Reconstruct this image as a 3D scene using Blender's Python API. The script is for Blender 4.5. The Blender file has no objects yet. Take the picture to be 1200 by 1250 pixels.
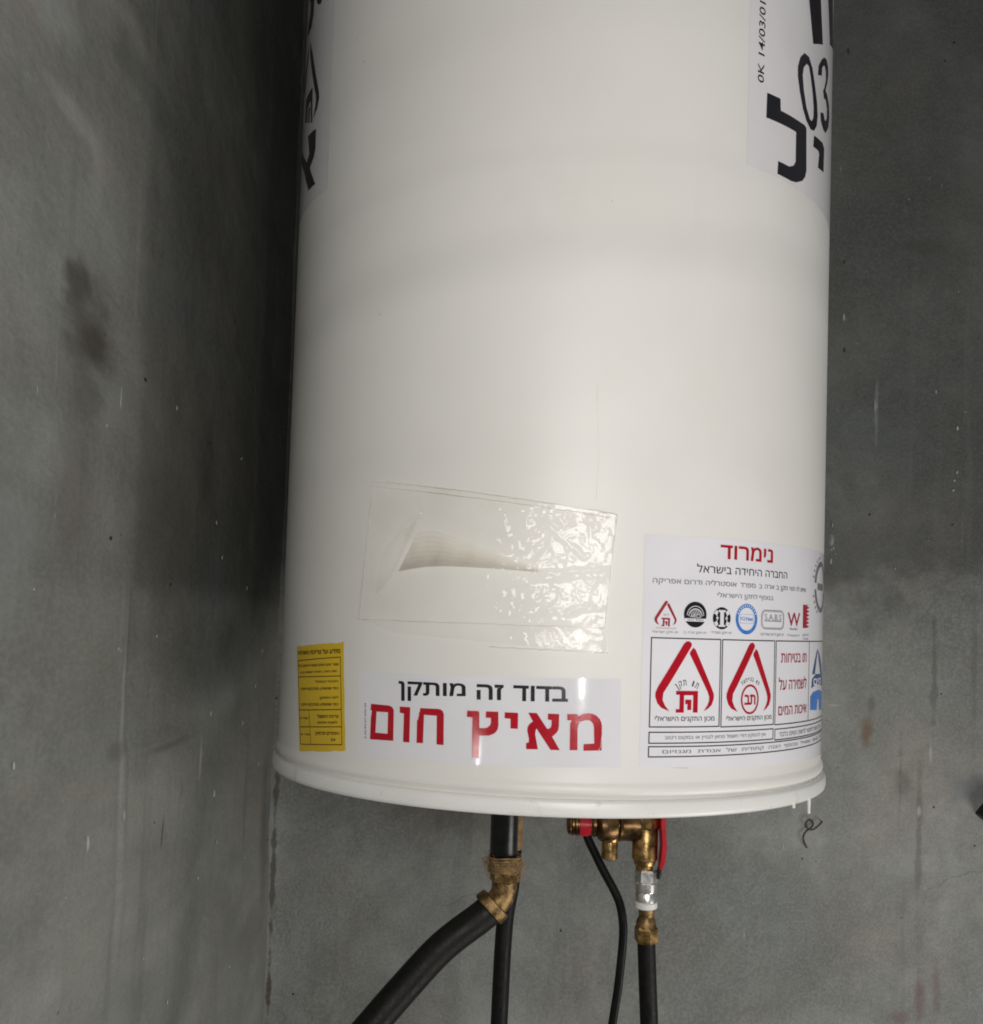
import bpy, bmesh, math, random, re
import numpy as np
from mathutils import Vector, Matrix, geometry, noise

random.seed(4)
rng = np.random.default_rng(4)
S = bpy.context.scene
COL = S.collection
R_ = math.radians

# ------------------------------------------------------------------ camera
PITCH, ROLL = 0.0427, 0.0315
cd = bpy.data.cameras.new('camera')
cd.sensor_fit = 'AUTO'; cd.sensor_width = 36; cd.lens = 1200 / 1250 * 36
cd.shift_y = 82.5 / 1250
cd.clip_start = 0.02; cd.clip_end = 50
cam = bpy.data.objects.new('camera', cd); COL.objects.link(cam)
cp, sp, cr, sr = math.cos(PITCH), math.sin(PITCH), math.cos(ROLL), math.sin(ROLL)
V = Vector((0, -sp, cp)); EX = Vector((1, 0, 0))
right = cr * EX + sr * V; up = -sr * EX + cr * V; back = -Vector((0, cp, sp))
cam.matrix_world = Matrix(((right.x, up.x, back.x, 0), (right.y, up.y, back.y, 0), (right.z, up.z, back.z, 0), (0, 0, 0, 1)))
S.camera = cam

# ------------------------------------------------------------------ light
w = bpy.data.worlds.new('World'); S.world = w; w.use_nodes = True
bg = w.node_tree.nodes['Background']; bg.inputs[0].default_value = (0.90, 0.95, 1.0, 1); bg.inputs[1].default_value = 0.095

def lamp(name, loc, aim, energy, sx, sy, color):
    l = bpy.data.lights.new(name, 'AREA'); l.shape = 'RECTANGLE'; l.size = sx; l.size_y = sy
    l.energy = energy; l.color = color
    o = bpy.data.objects.new(name, l); COL.objects.link(o); o.location = loc
    o.rotation_euler = (Vector(aim) - Vector(loc)).to_track_quat('-Z', 'Y').to_euler()
    return o
# low light from the right: throws the heater's soft shadow into the corner on the left
lamp('low_side_lamp', (1.10, 0.46, -1.00), (-0.1, 0.95, 0.05), 7.6, 0.66, 0.66, (1.0, 0.97, 0.92))
# soft light from behind the photographer
lamp('front_lamp', (0.22, -0.30, 0.18), (0.06, 1.0, 0.0), 6.6, 0.60, 0.42, (1.0, 0.972, 0.935))
# two small upright tubes, seen as thin streaks on the glossy stickers
lamp('tube_lamp', (0.29, -0.50, -0.09), (0.06, 1.0, 0.0), 1.3, 0.012, 0.08, (1.0, 0.98, 0.95))
lamp('tube_lamp', (-0.253, 0.309, -0.163), (-0.007, 0.744, -0.09), 0.0022, 0.006, 0.03, (1.0, 0.98, 0.95)).data.spread = R_(40)

S.view_settings.view_transform = 'Standard'; S.view_settings.look = 'None'
S.view_settings.exposure = 0.17; S.view_settings.gamma = 1.0
S.render.engine = 'CYCLES'
S.cycles.max_bounces = 8; S.cycles.transparent_max_bounces = 16
S.cycles.use_denoising = True
S.cycles.filter_width = 1.9

# ------------------------------------------------------------------ helpers
class NT:
    def __init__(self, name):
        self.m = bpy.data.materials.new(name); self.m.use_nodes = True
        self.t = self.m.node_tree; self.t.nodes.clear()
        self.out = self.t.nodes.new('ShaderNodeOutputMaterial')
    def n(self, typ, **k):
        nd = self.t.nodes.new('ShaderNode' + typ)
        for a, b in k.items(): setattr(nd, a, b)
        return nd
    def l(self, a, b): self.t.links.new(a, b)
    def put(self, sock, v):
        if hasattr(v, 'is_output'): self.l(v, sock)
        else: sock.default_value = v
    def coord(self, scale=(1, 1, 1), loc=(0, 0, 0)):
        c = self.n('TexCoord'); mp = self.n('Mapping')
        mp.inputs['Scale'].default_value = scale; mp.inputs['Location'].default_value = loc
        self.l(c.outputs['Object'], mp.inputs['Vector']); return mp.outputs[0]
    def noise(self, vec, scale, detail=4, rough=.55, dist=0):
        x = self.n('TexNoise'); self.l(vec, x.inputs['Vector'])
        x.inputs['Scale'].default_value = scale; x.inputs['Detail'].default_value = detail
        x.inputs['Roughness'].default_value = rough; x.inputs['Distortion'].default_value = dist
        return x.outputs[0]
    def ramp(self, f, a, b, lo=0.0, hi=1.0, smooth=True):
        x = self.n('MapRange', interpolation_type='SMOOTHSTEP' if smooth else 'LINEAR', clamp=True)
        self.put(x.inputs[0], f)
        for i, v in zip((1, 2, 3, 4), (a, b, lo, hi)): x.inputs[i].default_value = v
        return x.outputs[0]
    def math(self, op, a, b=0.0, c=0.0):
        x = self.n('Math', operation=op)
        self.put(x.inputs[0], a); self.put(x.inputs[1], b); self.put(x.inputs[2], c)
        return x.outputs[0]
    def mix(self, f, a, b, mode='MIX'):
        x = self.n('Mix', data_type='RGBA', blend_type=mode)
        self.put(x.inputs[0], f)
        self.put(x.inputs[6], a if hasattr(a, 'is_output') else (*a[:3], 1))
        self.put(x.inputs[7], b if hasattr(b, 'is_output') else (*b[:3], 1))
        return x.outputs[2]
    def bump(self, h, strength, dist, prev=None):
        x = self.n('Bump'); x.inputs['Strength'].default_value = strength; x.inputs['Distance'].default_value = dist
        self.l(h, x.inputs['Height'])
        if prev is not None: self.l(prev, x.inputs['Normal'])
        return x.outputs[0]
    def bsdf(self, color, rough=.5, metal=0.0, normal=None, spec=None, coat=None, coat_rough=.05):
        b = self.n('BsdfPrincipled')
        self.put(b.inputs['Base Color'], color if hasattr(color, 'is_output') else (*color[:3], 1))
        self.put(b.inputs['Roughness'], rough); b.inputs['Metallic'].default_value = metal
        if normal is not None: self.l(normal, b.inputs['Normal'])
        if spec is not None: b.inputs['Specular IOR Level'].default_value = spec
        if coat is not None: b.inputs['Coat Weight'].default_value = coat; b.inputs['Coat Roughness'].default_value = coat_rough
        self.l(b.outputs[0], self.out.inputs[0]); return b

def simple(name, col, rough=.5, metal=0.0, var=.12, nscale=60, spec=None, bump=0.0, coat=None):
    t = NT(name); v = t.coord()
    n = t.noise(v, nscale, 4)
    dark = tuple(c * (1 - var) for c in col); lite = tuple(min(1, c * (1 + var)) for c in col)
    c = t.mix(t.ramp(n, .3, .7), dark, lite)
    nm = t.bump(t.noise(v, nscale * 3, 3), bump, .001) if bump else None
    t.bsdf(c, t.ramp(n, .3, .7, rough * .85, min(1, rough * 1.15)), metal, nm, spec, coat)
    return t.m

def link(name, me, mat, parent=None, kind=None):
    o = bpy.data.objects.new(name, me); COL.objects.link(o)
    if mat is not None and not me.materials: me.materials.append(mat)
    if parent is not None: o.parent = parent
    if kind: o['kind'] = kind
    return o
def obj(name, bm, mat, parent=None, smooth=None, kind=None):
    me = bpy.data.meshes.new(name); bm.to_mesh(me); bm.free()
    if smooth is not None:
        for p in me.polygons: p.use_smooth = True
        me.set_sharp_from_angle(angle=R_(smooth))
    return link(name, me, mat, parent, kind)
def thing(name, label, cat, loc=(0, 0, 0), group=None):
    o = bpy.data.objects.new(name, None); COL.objects.link(o); o.location = loc; o.empty_display_size = .03
    o['label'] = label; o['category'] = cat
    if group: o['group'] = group
    return o

def frame(d):
    d = Vector(d).normalized()
    a = Vector((0, -1, 0)) if abs(d.y) < .9 else Vector((1, 0, 0))
    u = (a - d * a.dot(d)).normalized()
    return d, u, d.cross(u)
def lathe(bm, prof, origin=(0, 0, 0), axis=(0, 0, 1), seg=40, twist=0.0, caps=True):
    """prof: list of (distance along axis, radius)"""
    d, u, v = frame(axis); o = Vector(origin); rings = []
    for (h, r) in prof:
        rings.append([bm.verts.new(o + d * h + (u * math.cos(a) + v * math.sin(a)) * r)
                      for a in (twist + 2 * math.pi * i / seg for i in range(seg))])
    for A, B in zip(rings, rings[1:]):
        for i in range(seg):
            j = (i + 1) % seg; bm.faces.new((A[i], A[j], B[j], B[i]))
    if caps:
        bm.faces.new(rings[0][::-1]); bm.faces.new(rings[-1])
    return bm
def hexnut(bm, h0, h1, r, origin, axis, twist=0.0):
    c = (h1 - h0) * .14
    return lathe(bm, [(h0, r * .90), (h0 + c, r), (h1 - c, r), (h1, r * .90)], origin, axis, 6, twist)
def smooth_path(pts, n=8):
    P = [Vector(p) for p in pts]; out = []
    for i in range(len(P) - 1):
        p0, p1, p2, p3 = P[max(i - 1, 0)], P[i], P[i + 1], P[min(i + 2, len(P) - 1)]
        for k in range(n):
            t = k / n
            out.append(.5 * ((2 * p1) + (p2 - p0) * t + (2 * p0 - 5 * p1 + 4 * p2 - p3) * t * t + (3 * p1 - p0 - 3 * p2 + p3) * t ** 3))
    out.append(P[-1]); return out
def tube(bm, pts, r, seg=20, n=8, rad=None):
    P = smooth_path(pts, n) if n > 1 else [Vector(p) for p in pts]
    t0 = (P[1] - P[0]).normalized(); _, u, _ = frame(t0); rings = []
    for i, p in enumerate(P):
        t = (P[min(i + 1, len(P) - 1)] - P[max(i - 1, 0)]).normalized()
        u = (u - t * u.dot(t)).normalized(); v = t.cross(u)
        rr = r if rad is None else rad(i / (len(P) - 1)) * r
        rings.append([bm.verts.new(p + (u * math.cos(a) + v * math.sin(a)) * rr) for a in (2 * math.pi * k / seg for k in range(seg))])
    for A, B in zip(rings, rings[1:]):
        for k in range(seg):
            j = (k + 1) % seg; bm.faces.new((A[k], A[j], B[j], B[k]))
    bm.faces.new(rings[0][::-1]); bm.faces.new(rings[-1])
    return bm
def box(bm, c, size, bevel=0.0, M=None):
    g = bmesh.ops.create_cube(bm, size=1.0)['verts']
    for q in g: q.co = Vector((q.co.x * size[0], q.co.y * size[1], q.co.z * size[2]))
    if bevel:
        es = list({e for q in g for e in q.link_edges})
        r = bmesh.ops.bevel(bm, geom=es, offset=bevel, segments=2, affect='EDGES', profile=.6)
        g = list({q for f in r['faces'] for q in f.verts} | {q for q in g if q.is_valid})
    for q in g:
        q.co = (M @ q.co if M is not None else q.co) + Vector(c)
    return bm

# value noise on a plane, for uneven concrete
def vnoise(x, y, scale, seed):
    g = np.random.default_rng(seed).random((256, 256))
    X = x * scale + 1000.3; Y = y * scale + 1000.7
    i = np.floor(X).astype(int); j = np.floor(Y).astype(int)
    fx = X - i; fy = Y - j; fx = fx * fx * (3 - 2 * fx); fy = fy * fy * (3 - 2 * fy)
    q = lambda a, b: g[a % 256, b % 256]
    return (q(i, j) * (1 - fx) + q(i + 1, j) * fx) * (1 - fy) + (q(i, j + 1) * (1 - fx) + q(i + 1, j + 1) * fx) * fy - .5
def fbm(x, y, scale, seed, oc=4):
    return sum(vnoise(x, y, scale * 2 ** k, seed + k) / 2 ** k for k in range(oc))

# ------------------------------------------------------------------ measured outlines (millimetres round the jacket, millimetres up)
D = {
'r_memsofit': [(-161.6, -68.1), (-144.4, -68.1), (-141.7, -68.5), (-139.8, -69.6), (-138.6, -71.5), (-138.1, -95.2), (-161.4, -96.1), (-161.3, -78.8), (-160.4, -73.6), (-161.9, -73.1)],
'r_memsofit_hole': [(-155.6, -73.8), (-144.1, -73.5), (-143.9, -90.2), (-156, -90.4)],
'r_vav': [(-133.2, -68.2), (-123.5, -68.1), (-123.2, -95.2), (-129, -95.3), (-129.1, -73.4), (-133, -73)],
'r_het': [(-117, -68.2), (-99.1, -67.8), (-97, -68.2), (-95.4, -69.3), (-94.4, -71.5), (-93.8, -94.9), (-99.7, -94.8), (-100.3, -73.1), (-111.1, -73.1), (-111.2, -94.8), (-116.9, -95), (-117.1, -78.4), (-115.3, -73.3), (-116.8, -72.9)],
'r_tsadi': [(-75.7, -67.7), (-67, -67.6), (-66.1, -68.6), (-65.7, -80.2), (-61.9, -80.1), (-59.4, -79.4), (-57.5, -77.6), (-56.9, -75.5), (-57.1, -72.2), (-61.1, -72.3), (-61, -67.5), (-51.5, -67.3), (-51.1, -77.6), (-51.6, -80.3), (-52.8, -82.5), (-55, -84.2), (-58.3, -85.5), (-65.3, -85.9), (-65.3, -102.9), (-70.9, -102.9), (-71.3, -72.6), (-75.8, -72.4)],
'r_yod': [(-46.6, -67.5), (-37.1, -67.4), (-36.5, -68.2), (-36.4, -79.4), (-42, -79.3), (-42.1, -72.2), (-46.7, -71.9)],
'r_alef': [(-29, -67), (-22.6, -67), (-14.5, -78.5), (-13.1, -78.2), (-12, -77.4), (-11.4, -75.5), (-11.5, -71.9), (-14.2, -71.6), (-14.3, -67.1), (-5.9, -67.2), (-5.9, -76.5), (-6.3, -79), (-7.4, -81), (-9.1, -82.7), (-10.7, -84.1), (-4.7, -93.9), (-11.6, -93.9), (-22.4, -78.6), (-23, -79.8), (-23.3, -82.8), (-21, -93.9), (-29.8, -94.1), (-29.9, -89.6), (-28, -89.1), (-27.9, -86.3), (-29.3, -80.7), (-29.2, -77.8), (-28.4, -76.1), (-27.1, -74.7), (-25.3, -73.4)],
'r_mem': [(0, -67), (6.7, -66.7), (8.2, -67.5), (8.8, -68.6), (10, -67.5), (12, -66.5), (15.7, -66), (19, -66.2), (21.9, -67.5), (24.5, -70), (25.7, -72.4), (26.2, -74.8), (26.5, -93.3), (12.8, -93.8), (12.9, -88.9), (20.8, -88.3), (20.2, -75.8), (19.6, -73.8), (18.3, -72.2), (16.7, -71.3), (14.6, -71.1), (12.2, -71.6), (10.1, -72.8), (8.6, -74.6), (8, -77.7), (8.4, -93.5), (2.6, -93.6), (2.4, -74.6), (2.8, -73), (3.6, -71.5), (0.2, -71.6)],
'bw1': [(-40.5, -58.8), (0.3, -57.9), (-40.8, -47), (0, -46.7)],
'bw2': [(-68.5, -59.1), (-47.7, -58.6), (-68.9, -47.4), (-48.1, -47.1)],
'bw3': [(-134.4, -63.9), (-77.1, -60.6), (-135.1, -48.2), (-77.6, -47.4)],
'tr_kaf': [(162.9, 438.2), (180.4, 439.4), (181.2, 429.6), (213.9, 431.5), (220.4, 432.1), (223.8, 430.6), (225.4, 394.6), (222.9, 387.8), (217.4, 382.5), (206.8, 377.6), (198.4, 375.9), (178.2, 375.4), (179, 386.4), (195.3, 387.1), (202.1, 390.3), (205.3, 394.7), (205.2, 420.3), (162.4, 417.4)],
'tr_zero': [(217.8, 494.2), (210.2, 487.3), (206.1, 477.4), (206.4, 468.6), (210.4, 457), (216.6, 444.7), (223.6, 437.2), (232.8, 433.5), (240.8, 435.6), (247, 442.5), (249.3, 452.7), (246.8, 463.8), (240.9, 476.4), (234.2, 488.5), (226.4, 494.7)],
'tr_zero_hole': [(222.5, 486.9), (216.7, 481.3), (214.8, 473.7), (217.5, 461.5), (223.1, 448.9), (230.6, 441.6), (235.2, 441.7), (238.6, 446.5), (239, 454.3), (236, 466.6), (230.8, 479.3), (226.8, 486.5)],
'tr_three': [(248.2, 489), (249.6, 498.1), (258.2, 507.8), (266.5, 513.9), (275.1, 516.5), (281.7, 513.6), (284.1, 506.8), (279.9, 496.8), (273.1, 487.1), (280.8, 486.2), (290.6, 481.5), (294, 472), (288.9, 459.9), (276.2, 449), (266.7, 448.2), (258.9, 452.4), (256.9, 459.2), (266.9, 463.1), (271.8, 459.1), (276.7, 460.3), (281, 465.7), (281.1, 473.7), (275.2, 478.7), (267.8, 477.5), (264.4, 482.1), (269.6, 488.5), (274.5, 497.2), (273.2, 504.4), (268.9, 507), (264, 505.3), (259.7, 500.8), (259.1, 493.5)],
'tr_yod': [(241, 431.6), (265.8, 435.3), (271.7, 433.2), (270.7, 410.7), (252.7, 407.5), (255.5, 420.9), (252.9, 422.9), (239.4, 421.1)],
'tr_bar': [(222.2, 552.2), (250.6, 567.4), (260.6, 522.7), (235.1, 510.5)],
'tr_bar2': [(275.7, 581.7), (304.9, 599.3), (319.6, 550.1), (290.5, 538.7)],
'tr_date': [(151.2, 444.1), (158.4, 445.9), (154.4, 512.8), (160.2, 515)],
'tl_stem': [(-308.3, 445.6), (-281, 440.7), (-280.3, 422.3), (-283.7, 415.9), (-296.2, 409.9), (-310.3, 420.6), (-299.6, 424.9), (-302.9, 433.5)],
'tl_diag': [(-346.4, 448.2), (-316.2, 426.4), (-296.3, 410.7), (-277.2, 388.2), (-297.3, 390), (-321.3, 417.2), (-360, 447.7)],
'tl_armr': [(-314.4, 539.1), (-300.3, 517.7), (-277.7, 474.7), (-275.4, 466.6), (-280.3, 458.6), (-291.7, 453.9), (-286.5, 461.3), (-284.4, 468.3), (-285.5, 473.6), (-302.6, 504.4), (-313.5, 526.3)],
'tl_arml': [(-317.9, 540.2), (-322.4, 527.8), (-334.7, 511.1), (-339.8, 500.4), (-350.8, 509.5), (-342.1, 518.4), (-327.6, 532.3)],
'tl_sign': [(-327, 488.9), (-297.5, 487), (-293.7, 452.2), (-298.5, 453.7), (-302.1, 476.6), (-314.8, 475.9), (-315.2, 461.8), (-326.7, 467.2)],
'tl_sign2': [(-311.1, 472.8), (-304, 472.7), (-304, 456.2), (-310, 459)],
'tl_zero': [(-352.3, 612.7), (-305, 583.7), (-305.3, 561), (-313, 552.3), (-333.9, 554.2), (-332.1, 564.9), (-320.8, 570), (-320.2, 579.6)],
'tl_blob': [(-298.4, 573.4), (-277.6, 561.6), (-280.7, 557.3), (-286.7, 559), (-293.1, 564.2)],
'y_title': [(-273.9, -34.6), (-199.9, -29.9), (-274.4, -30.7), (-200.2, -25.4)],
'y1': [(-270.3, -45.1), (-201.2, -39.9), (-270.5, -42.8), (-201.4, -37.4)],
'y2': [(-266.2, -51.1), (-203.4, -45.9), (-266.4, -48.6), (-203.6, -43.6)],
'y3': [(-235.2, -57), (-201, -54), (-235.4, -54.2), (-201.1, -51.6)],
'y4': [(-263, -65.4), (-200.3, -60), (-263.3, -62.5), (-200.5, -57.4)],
'y5': [(-227, -69.9), (-199.9, -67.1), (-227.2, -67.5), (-200, -65)],
'y6': [(-261.1, -78.6), (-199.5, -73.1), (-261.4, -75.8), (-199.7, -70.4)],
'y7': [(-229.7, -85.5), (-198.9, -82.4), (-230, -82.3), (-199.1, -79.5)],
'y8': [(-230.5, -90.5), (-198.6, -87.5), (-230.7, -88), (-198.8, -84.9)],
'y9': [(-231.4, -99.8), (-197.2, -96), (-231.6, -97), (-197.3, -93.7)],
'y10': [(-224.5, -104.2), (-197.2, -101.1), (-224.7, -101.7), (-197.3, -98.6)],
'y11': [(-262.1, -89.8), (-245.1, -88.2), (-262.3, -87.8), (-245.2, -86.1)],
'y12': [(-258.6, -103.2), (-240.4, -101.4), (-258.8, -101.4), (-240.6, -99.4)],
'y_box': [(-272.6, -39.6), (-199.5, -32.9), (-193.2, -103.6), (-258.8, -110.6)],
'y_h1': [(-269.7, -53.6), (-197.8, -48.2)],
'y_h2': [(-265.3, -81.9), (-196.2, -75.4)],
'y_h3': [(-261.5, -96), (-194.7, -89.3)],
'y_v': [(-244.7, -80.2), (-239.1, -108.5)],
'scratch1': [(15.8, 181.2), (16.6, 160.0), (18.0, 140.0), (18.5, 125.2), (17.8, 108.0), (17.5, 94.1)],
'scratch2': [(31.5, -31.6), (29, -53.1), (26.3, -68.4)],
'scratch3': [(27.1, -74.4), (25.6, -90.9), (23.3, -94.5)],
'scratch4': [(21.2, 352.2), (19.1, 336.1), (16.6, 288.3), (15.7, 276.8)],
'mark1': [(82.6, -105.7), (96, -106.6)],
'film': [(-167.3, 110.1), (33.5, 83.6), (26, -2.3), (-178.5, -1.3)],
}

AX, AY, RAD = 0.0595, 1.0, 0.264          # heater axis and jacket radius
def onto(s, z, off=0.0):                   # (arc length, height) on the jacket -> local point of the heater
    a = s / RAD; r = RAD + off
    return Vector((r * math.sin(a), -r * math.cos(a), z))

GLYPHS = {}
def outlines(s, bold):
    """closed outlines of a line of type in the built-in font"""
    if (s, bold) in GLYPHS: return GLYPHS[(s, bold)]
    cu = bpy.data.curves.new('text', 'FONT'); cu.body = s; cu.resolution_u = 3; cu.fill_mode = 'NONE'
    ob = bpy.data.objects.new('text', cu); COL.objects.link(ob)
    bpy.context.view_layer.update()
    me = bpy.data.meshes.new_from_object(ob.evaluated_get(bpy.context.evaluated_depsgraph_get()))
    bpy.data.objects.remove(ob); bpy.data.curves.remove(cu)
    nb = {}
    for e in me.edges:
        a, b = e.vertices; nb.setdefault(a, []).append(b); nb.setdefault(b, []).append(a)
    co = [np.array(v.co[:2]) for v in me.vertices]; seen = set(); loops = []
    for v in sorted(nb):
        if v in seen: continue
        L = [v]; seen.add(v); c = min(nb[v])
        while c not in seen:
            L.append(c); seen.add(c); nx = [q for q in nb[c] if q not in seen]
            if not nx: break
            c = nx[0]
        if len(L) > 2:
            # keep the curve's own direction: vertices are stored in drawing order
            loops.append(np.array([co[i] for i in L]))
    bpy.data.meshes.remove(me)
    if bold:
        ar = lambda L: float(np.sum(L[:, 0] * np.roll(L[:, 1], -1) - np.roll(L[:, 0], -1) * L[:, 1]))
        sg = np.sign(ar(max(loops, key=lambda L: abs(ar(L)))))
        fat = []
        for L in loops:
            keep = np.linalg.norm(L - np.roll(L, 1, 0), axis=1) > 1e-6; L = L[keep]
            e0 = L - np.roll(L, 1, 0); e1 = np.roll(L, -1, 0) - L
            n0 = np.stack([e0[:, 1], -e0[:, 0]], 1); n1 = np.stack([e1[:, 1], -e1[:, 0]], 1)
            n0 /= np.linalg.norm(n0, axis=1)[:, None]; n1 /= np.linalg.norm(n1, axis=1)[:, None]
            m = n0 + n1; k = np.maximum((m * m).sum(1), .6) / 2
            fat.append(L + sg * bold * m / k[:, None])
        loops = fat
    GLYPHS[(s, bold)] = loops; return loops

class Print:
    """flat artwork in jacket coordinates (mm), cut into strips and wrapped round the jacket"""
    def __init__(self, off): self.bm = bmesh.new(); self.off = off; self.k = 0
    def poly(self, outer, hole=None):
        self.k = (self.k + 1) % 12; h = self.k * .003      # a few micrometres between overlapping strokes
        loops = [[Vector((p[0], p[1], h)) for p in outer]]
        if hole is not None and len(hole):
            for q in (hole if len(hole[0]) > 2 or not np.isscalar(hole[0][0]) else [hole]): loops.append([Vector((p[0], p[1], h)) for p in q])
        vs = [self.bm.verts.new(p) for L in loops for p in L]
        for t in geometry.tessellate_polygon(loops):
            try: self.bm.faces.new([vs[i] for i in t])
            except ValueError: pass
        return self
    def line(self, pts, wd, closed=False):
        P = [Vector((p[0], p[1])) for p in pts]
        if closed: P.append(P[0])
        for a, b in zip(P, P[1:]):
            d = (b - a).normalized() * wd / 2; n = Vector((-d.y, d.x))
            self.poly([a - d + n, a - d - n, b + d - n, b + d + n])
        return self
    def ring(self, c, rx, ry, wx, wy=None, a0=0, a1=360, n=48):
        wy = wx if wy is None else wy
        A = [R_(a0 + (a1 - a0) * i / n) for i in range(n + 1)]
        for p, q in zip(A, A[1:]):
            f = lambda t, k: (c[0] + (rx - k * wx) * math.cos(t), c[1] + (ry - k * wy) * math.sin(t))
            vs = [self.bm.verts.new((*f(p, 0), 0)), self.bm.verts.new((*f(q, 0), 0)), self.bm.verts.new((*f(q, 1), 0)), self.bm.verts.new((*f(p, 1), 0))]
            self.bm.faces.new(vs)
        return self
    def disc(self, c, rx, ry=None, a0=0, a1=360, n=40):
        ry = rx if ry is None else ry
        return self.poly([(c[0] + rx * math.cos(R_(a0 + (a1 - a0) * i / n)), c[1] + ry * math.sin(R_(a0 + (a1 - a0) * i / n))) for i in range(n + (0 if a1 - a0 >= 360 else 1))])
    def rect(self, a, b): return self.poly([(a[0], a[1]), (b[0], a[1]), (b[0], b[1]), (a[0], b[1])])
    def text(self, s, bl, br, tl, tr, bold=0.0):
        """text stretched so that its ink fills the four corners; Hebrew is given in reading order"""
        if any('\u0590' < ch < '\u05ff' for ch in s):
            s = re.sub(r'[0-9A-Za-z]+', lambda m: m.group()[::-1], s[::-1]).replace('(', '\0').replace(')', '(').replace('\0', ')')
        loops = outlines(s, bold)
        al = np.concatenate(loops); lo, hi = al.min(0), al.max(0)
        bl, br, tl, tr = (np.array(p) for p in (bl, br, tl, tr))
        def wrap(L):
            out = []
            for c in L:
                u, v = (c - lo) / (hi - lo)
                out.append((bl * (1 - u) + br * u) * (1 - v) + (tl * (1 - u) + tr * u) * v)
            return out
        area = lambda L: float(np.sum(L[:, 0] * np.roll(L[:, 1], -1) - np.roll(L[:, 0], -1) * L[:, 1]))
        sg = np.sign(area(max(loops, key=lambda L: abs(area(L)))))
        outer = [L for L in loops if area(L) * sg > 0]; holes = [L for L in loops if area(L) * sg < 0]
        def inside(p, L):
            x, y = p; x0, y0 = L[:, 0], L[:, 1]; x1, y1 = np.roll(x0, -1), np.roll(y0, -1)
            m = (y0 > y) != (y1 > y)
            return np.count_nonzero(x < (x1[m] - x0[m]) * (y - y0[m]) / (y1[m] - y0[m]) + x0[m]) % 2 == 1
        for L in outer:
            self.poly(wrap(L), [wrap(h) for h in holes if inside(h.mean(0), L)])
        return self
    def t(self, s, s0, s1, z0, z1, bold=0.0): return self.text(s, (s0, z0), (s1, z0), (s0, z1), (s1, z1), bold)
    def arc(self, s, c, r, a0, a1, h, bold=0.0):
        """letters of s (reading order, right to left) stood one by one on an arc from angle a0 to a1"""
        L = s[::-1]; n = len(L)
        for i, ch in enumerate(L):
            if ch == ' ': continue
            a = R_(a0 + (a1 - a0) * (i + .5) / n); st = abs(R_(a1 - a0)) * r / n * .42
            if ch in 'וי': st *= .45
            if ch == 'ן': st *= .5
            e = np.array((math.cos(a), math.sin(a))); t = np.array((math.sin(a), -math.cos(a))); o = np.array(c)
            lo = r - (h * .35 if ch == 'ן' or ch == 'ק' else 0); lo = lo + (h * .5 if ch == 'י' else 0)
            self.text(ch, o + e * lo - t * st, o + e * lo + t * st, o + e * (r + h) - t * st, o + e * (r + h) + t * st, bold)
        return self
    def done(self, name, mat, parent, kind=None):
        bm = self.bm
        xs = [v.co.x for v in bm.verts]
        x = math.ceil(min(xs) / 6) * 6
        while x < max(xs):
            bmesh.ops.bisect_plane(bm, geom=bm.verts[:] + bm.edges[:] + bm.faces[:], plane_co=(x, 0, 0), plane_no=(1, 0, 0), dist=1e-5)
            x += 6
        for f in bm.faces:
            if f.normal.z < 0: f.normal_flip()
        for v in bm.verts: v.co = onto(v.co.x / 1000, v.co.y / 1000, self.off + v.co.z / 1000)
        return obj(name, bm, mat, parent, kind=kind)

def sheet(name, corners, mat, parent, off=0.00014, step=4.0, ragged=0.0, edge=True):
    """a sticker: four corners (tl, tr, br, bl) in jacket mm, wrapped on the jacket """
    tl, tr, br, bl = (np.array(c, float) for c in corners)
    nx = max(2, int(abs(tr[0] - tl[0]) / step)); ny = max(2, int(abs(tl[1] - bl[1]) / 8))
    bm = bmesh.new(); G = []
    for j in range(ny + 1):
        v = j / ny; row = []
        for i in range(nx + 1):
            u = i / nx
            p = (bl * (1 - u) + br * u) * (1 - v) + (tl * (1 - u) + tr * u) * v
            if ragged and (i in (0, nx) or j in (0, ny)): p = p + rng.normal(0, ragged, 2)
            row.append(bm.verts.new(onto(p[0] / 1000, p[1] / 1000, off)))
        G.append(row)
    for j in range(ny):
        for i in range(nx): bm.faces.new((G[j][i], G[j][i + 1], G[j + 1][i + 1], G[j + 1][i]))
    return obj(name, bm, mat, parent, smooth=40)

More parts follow.
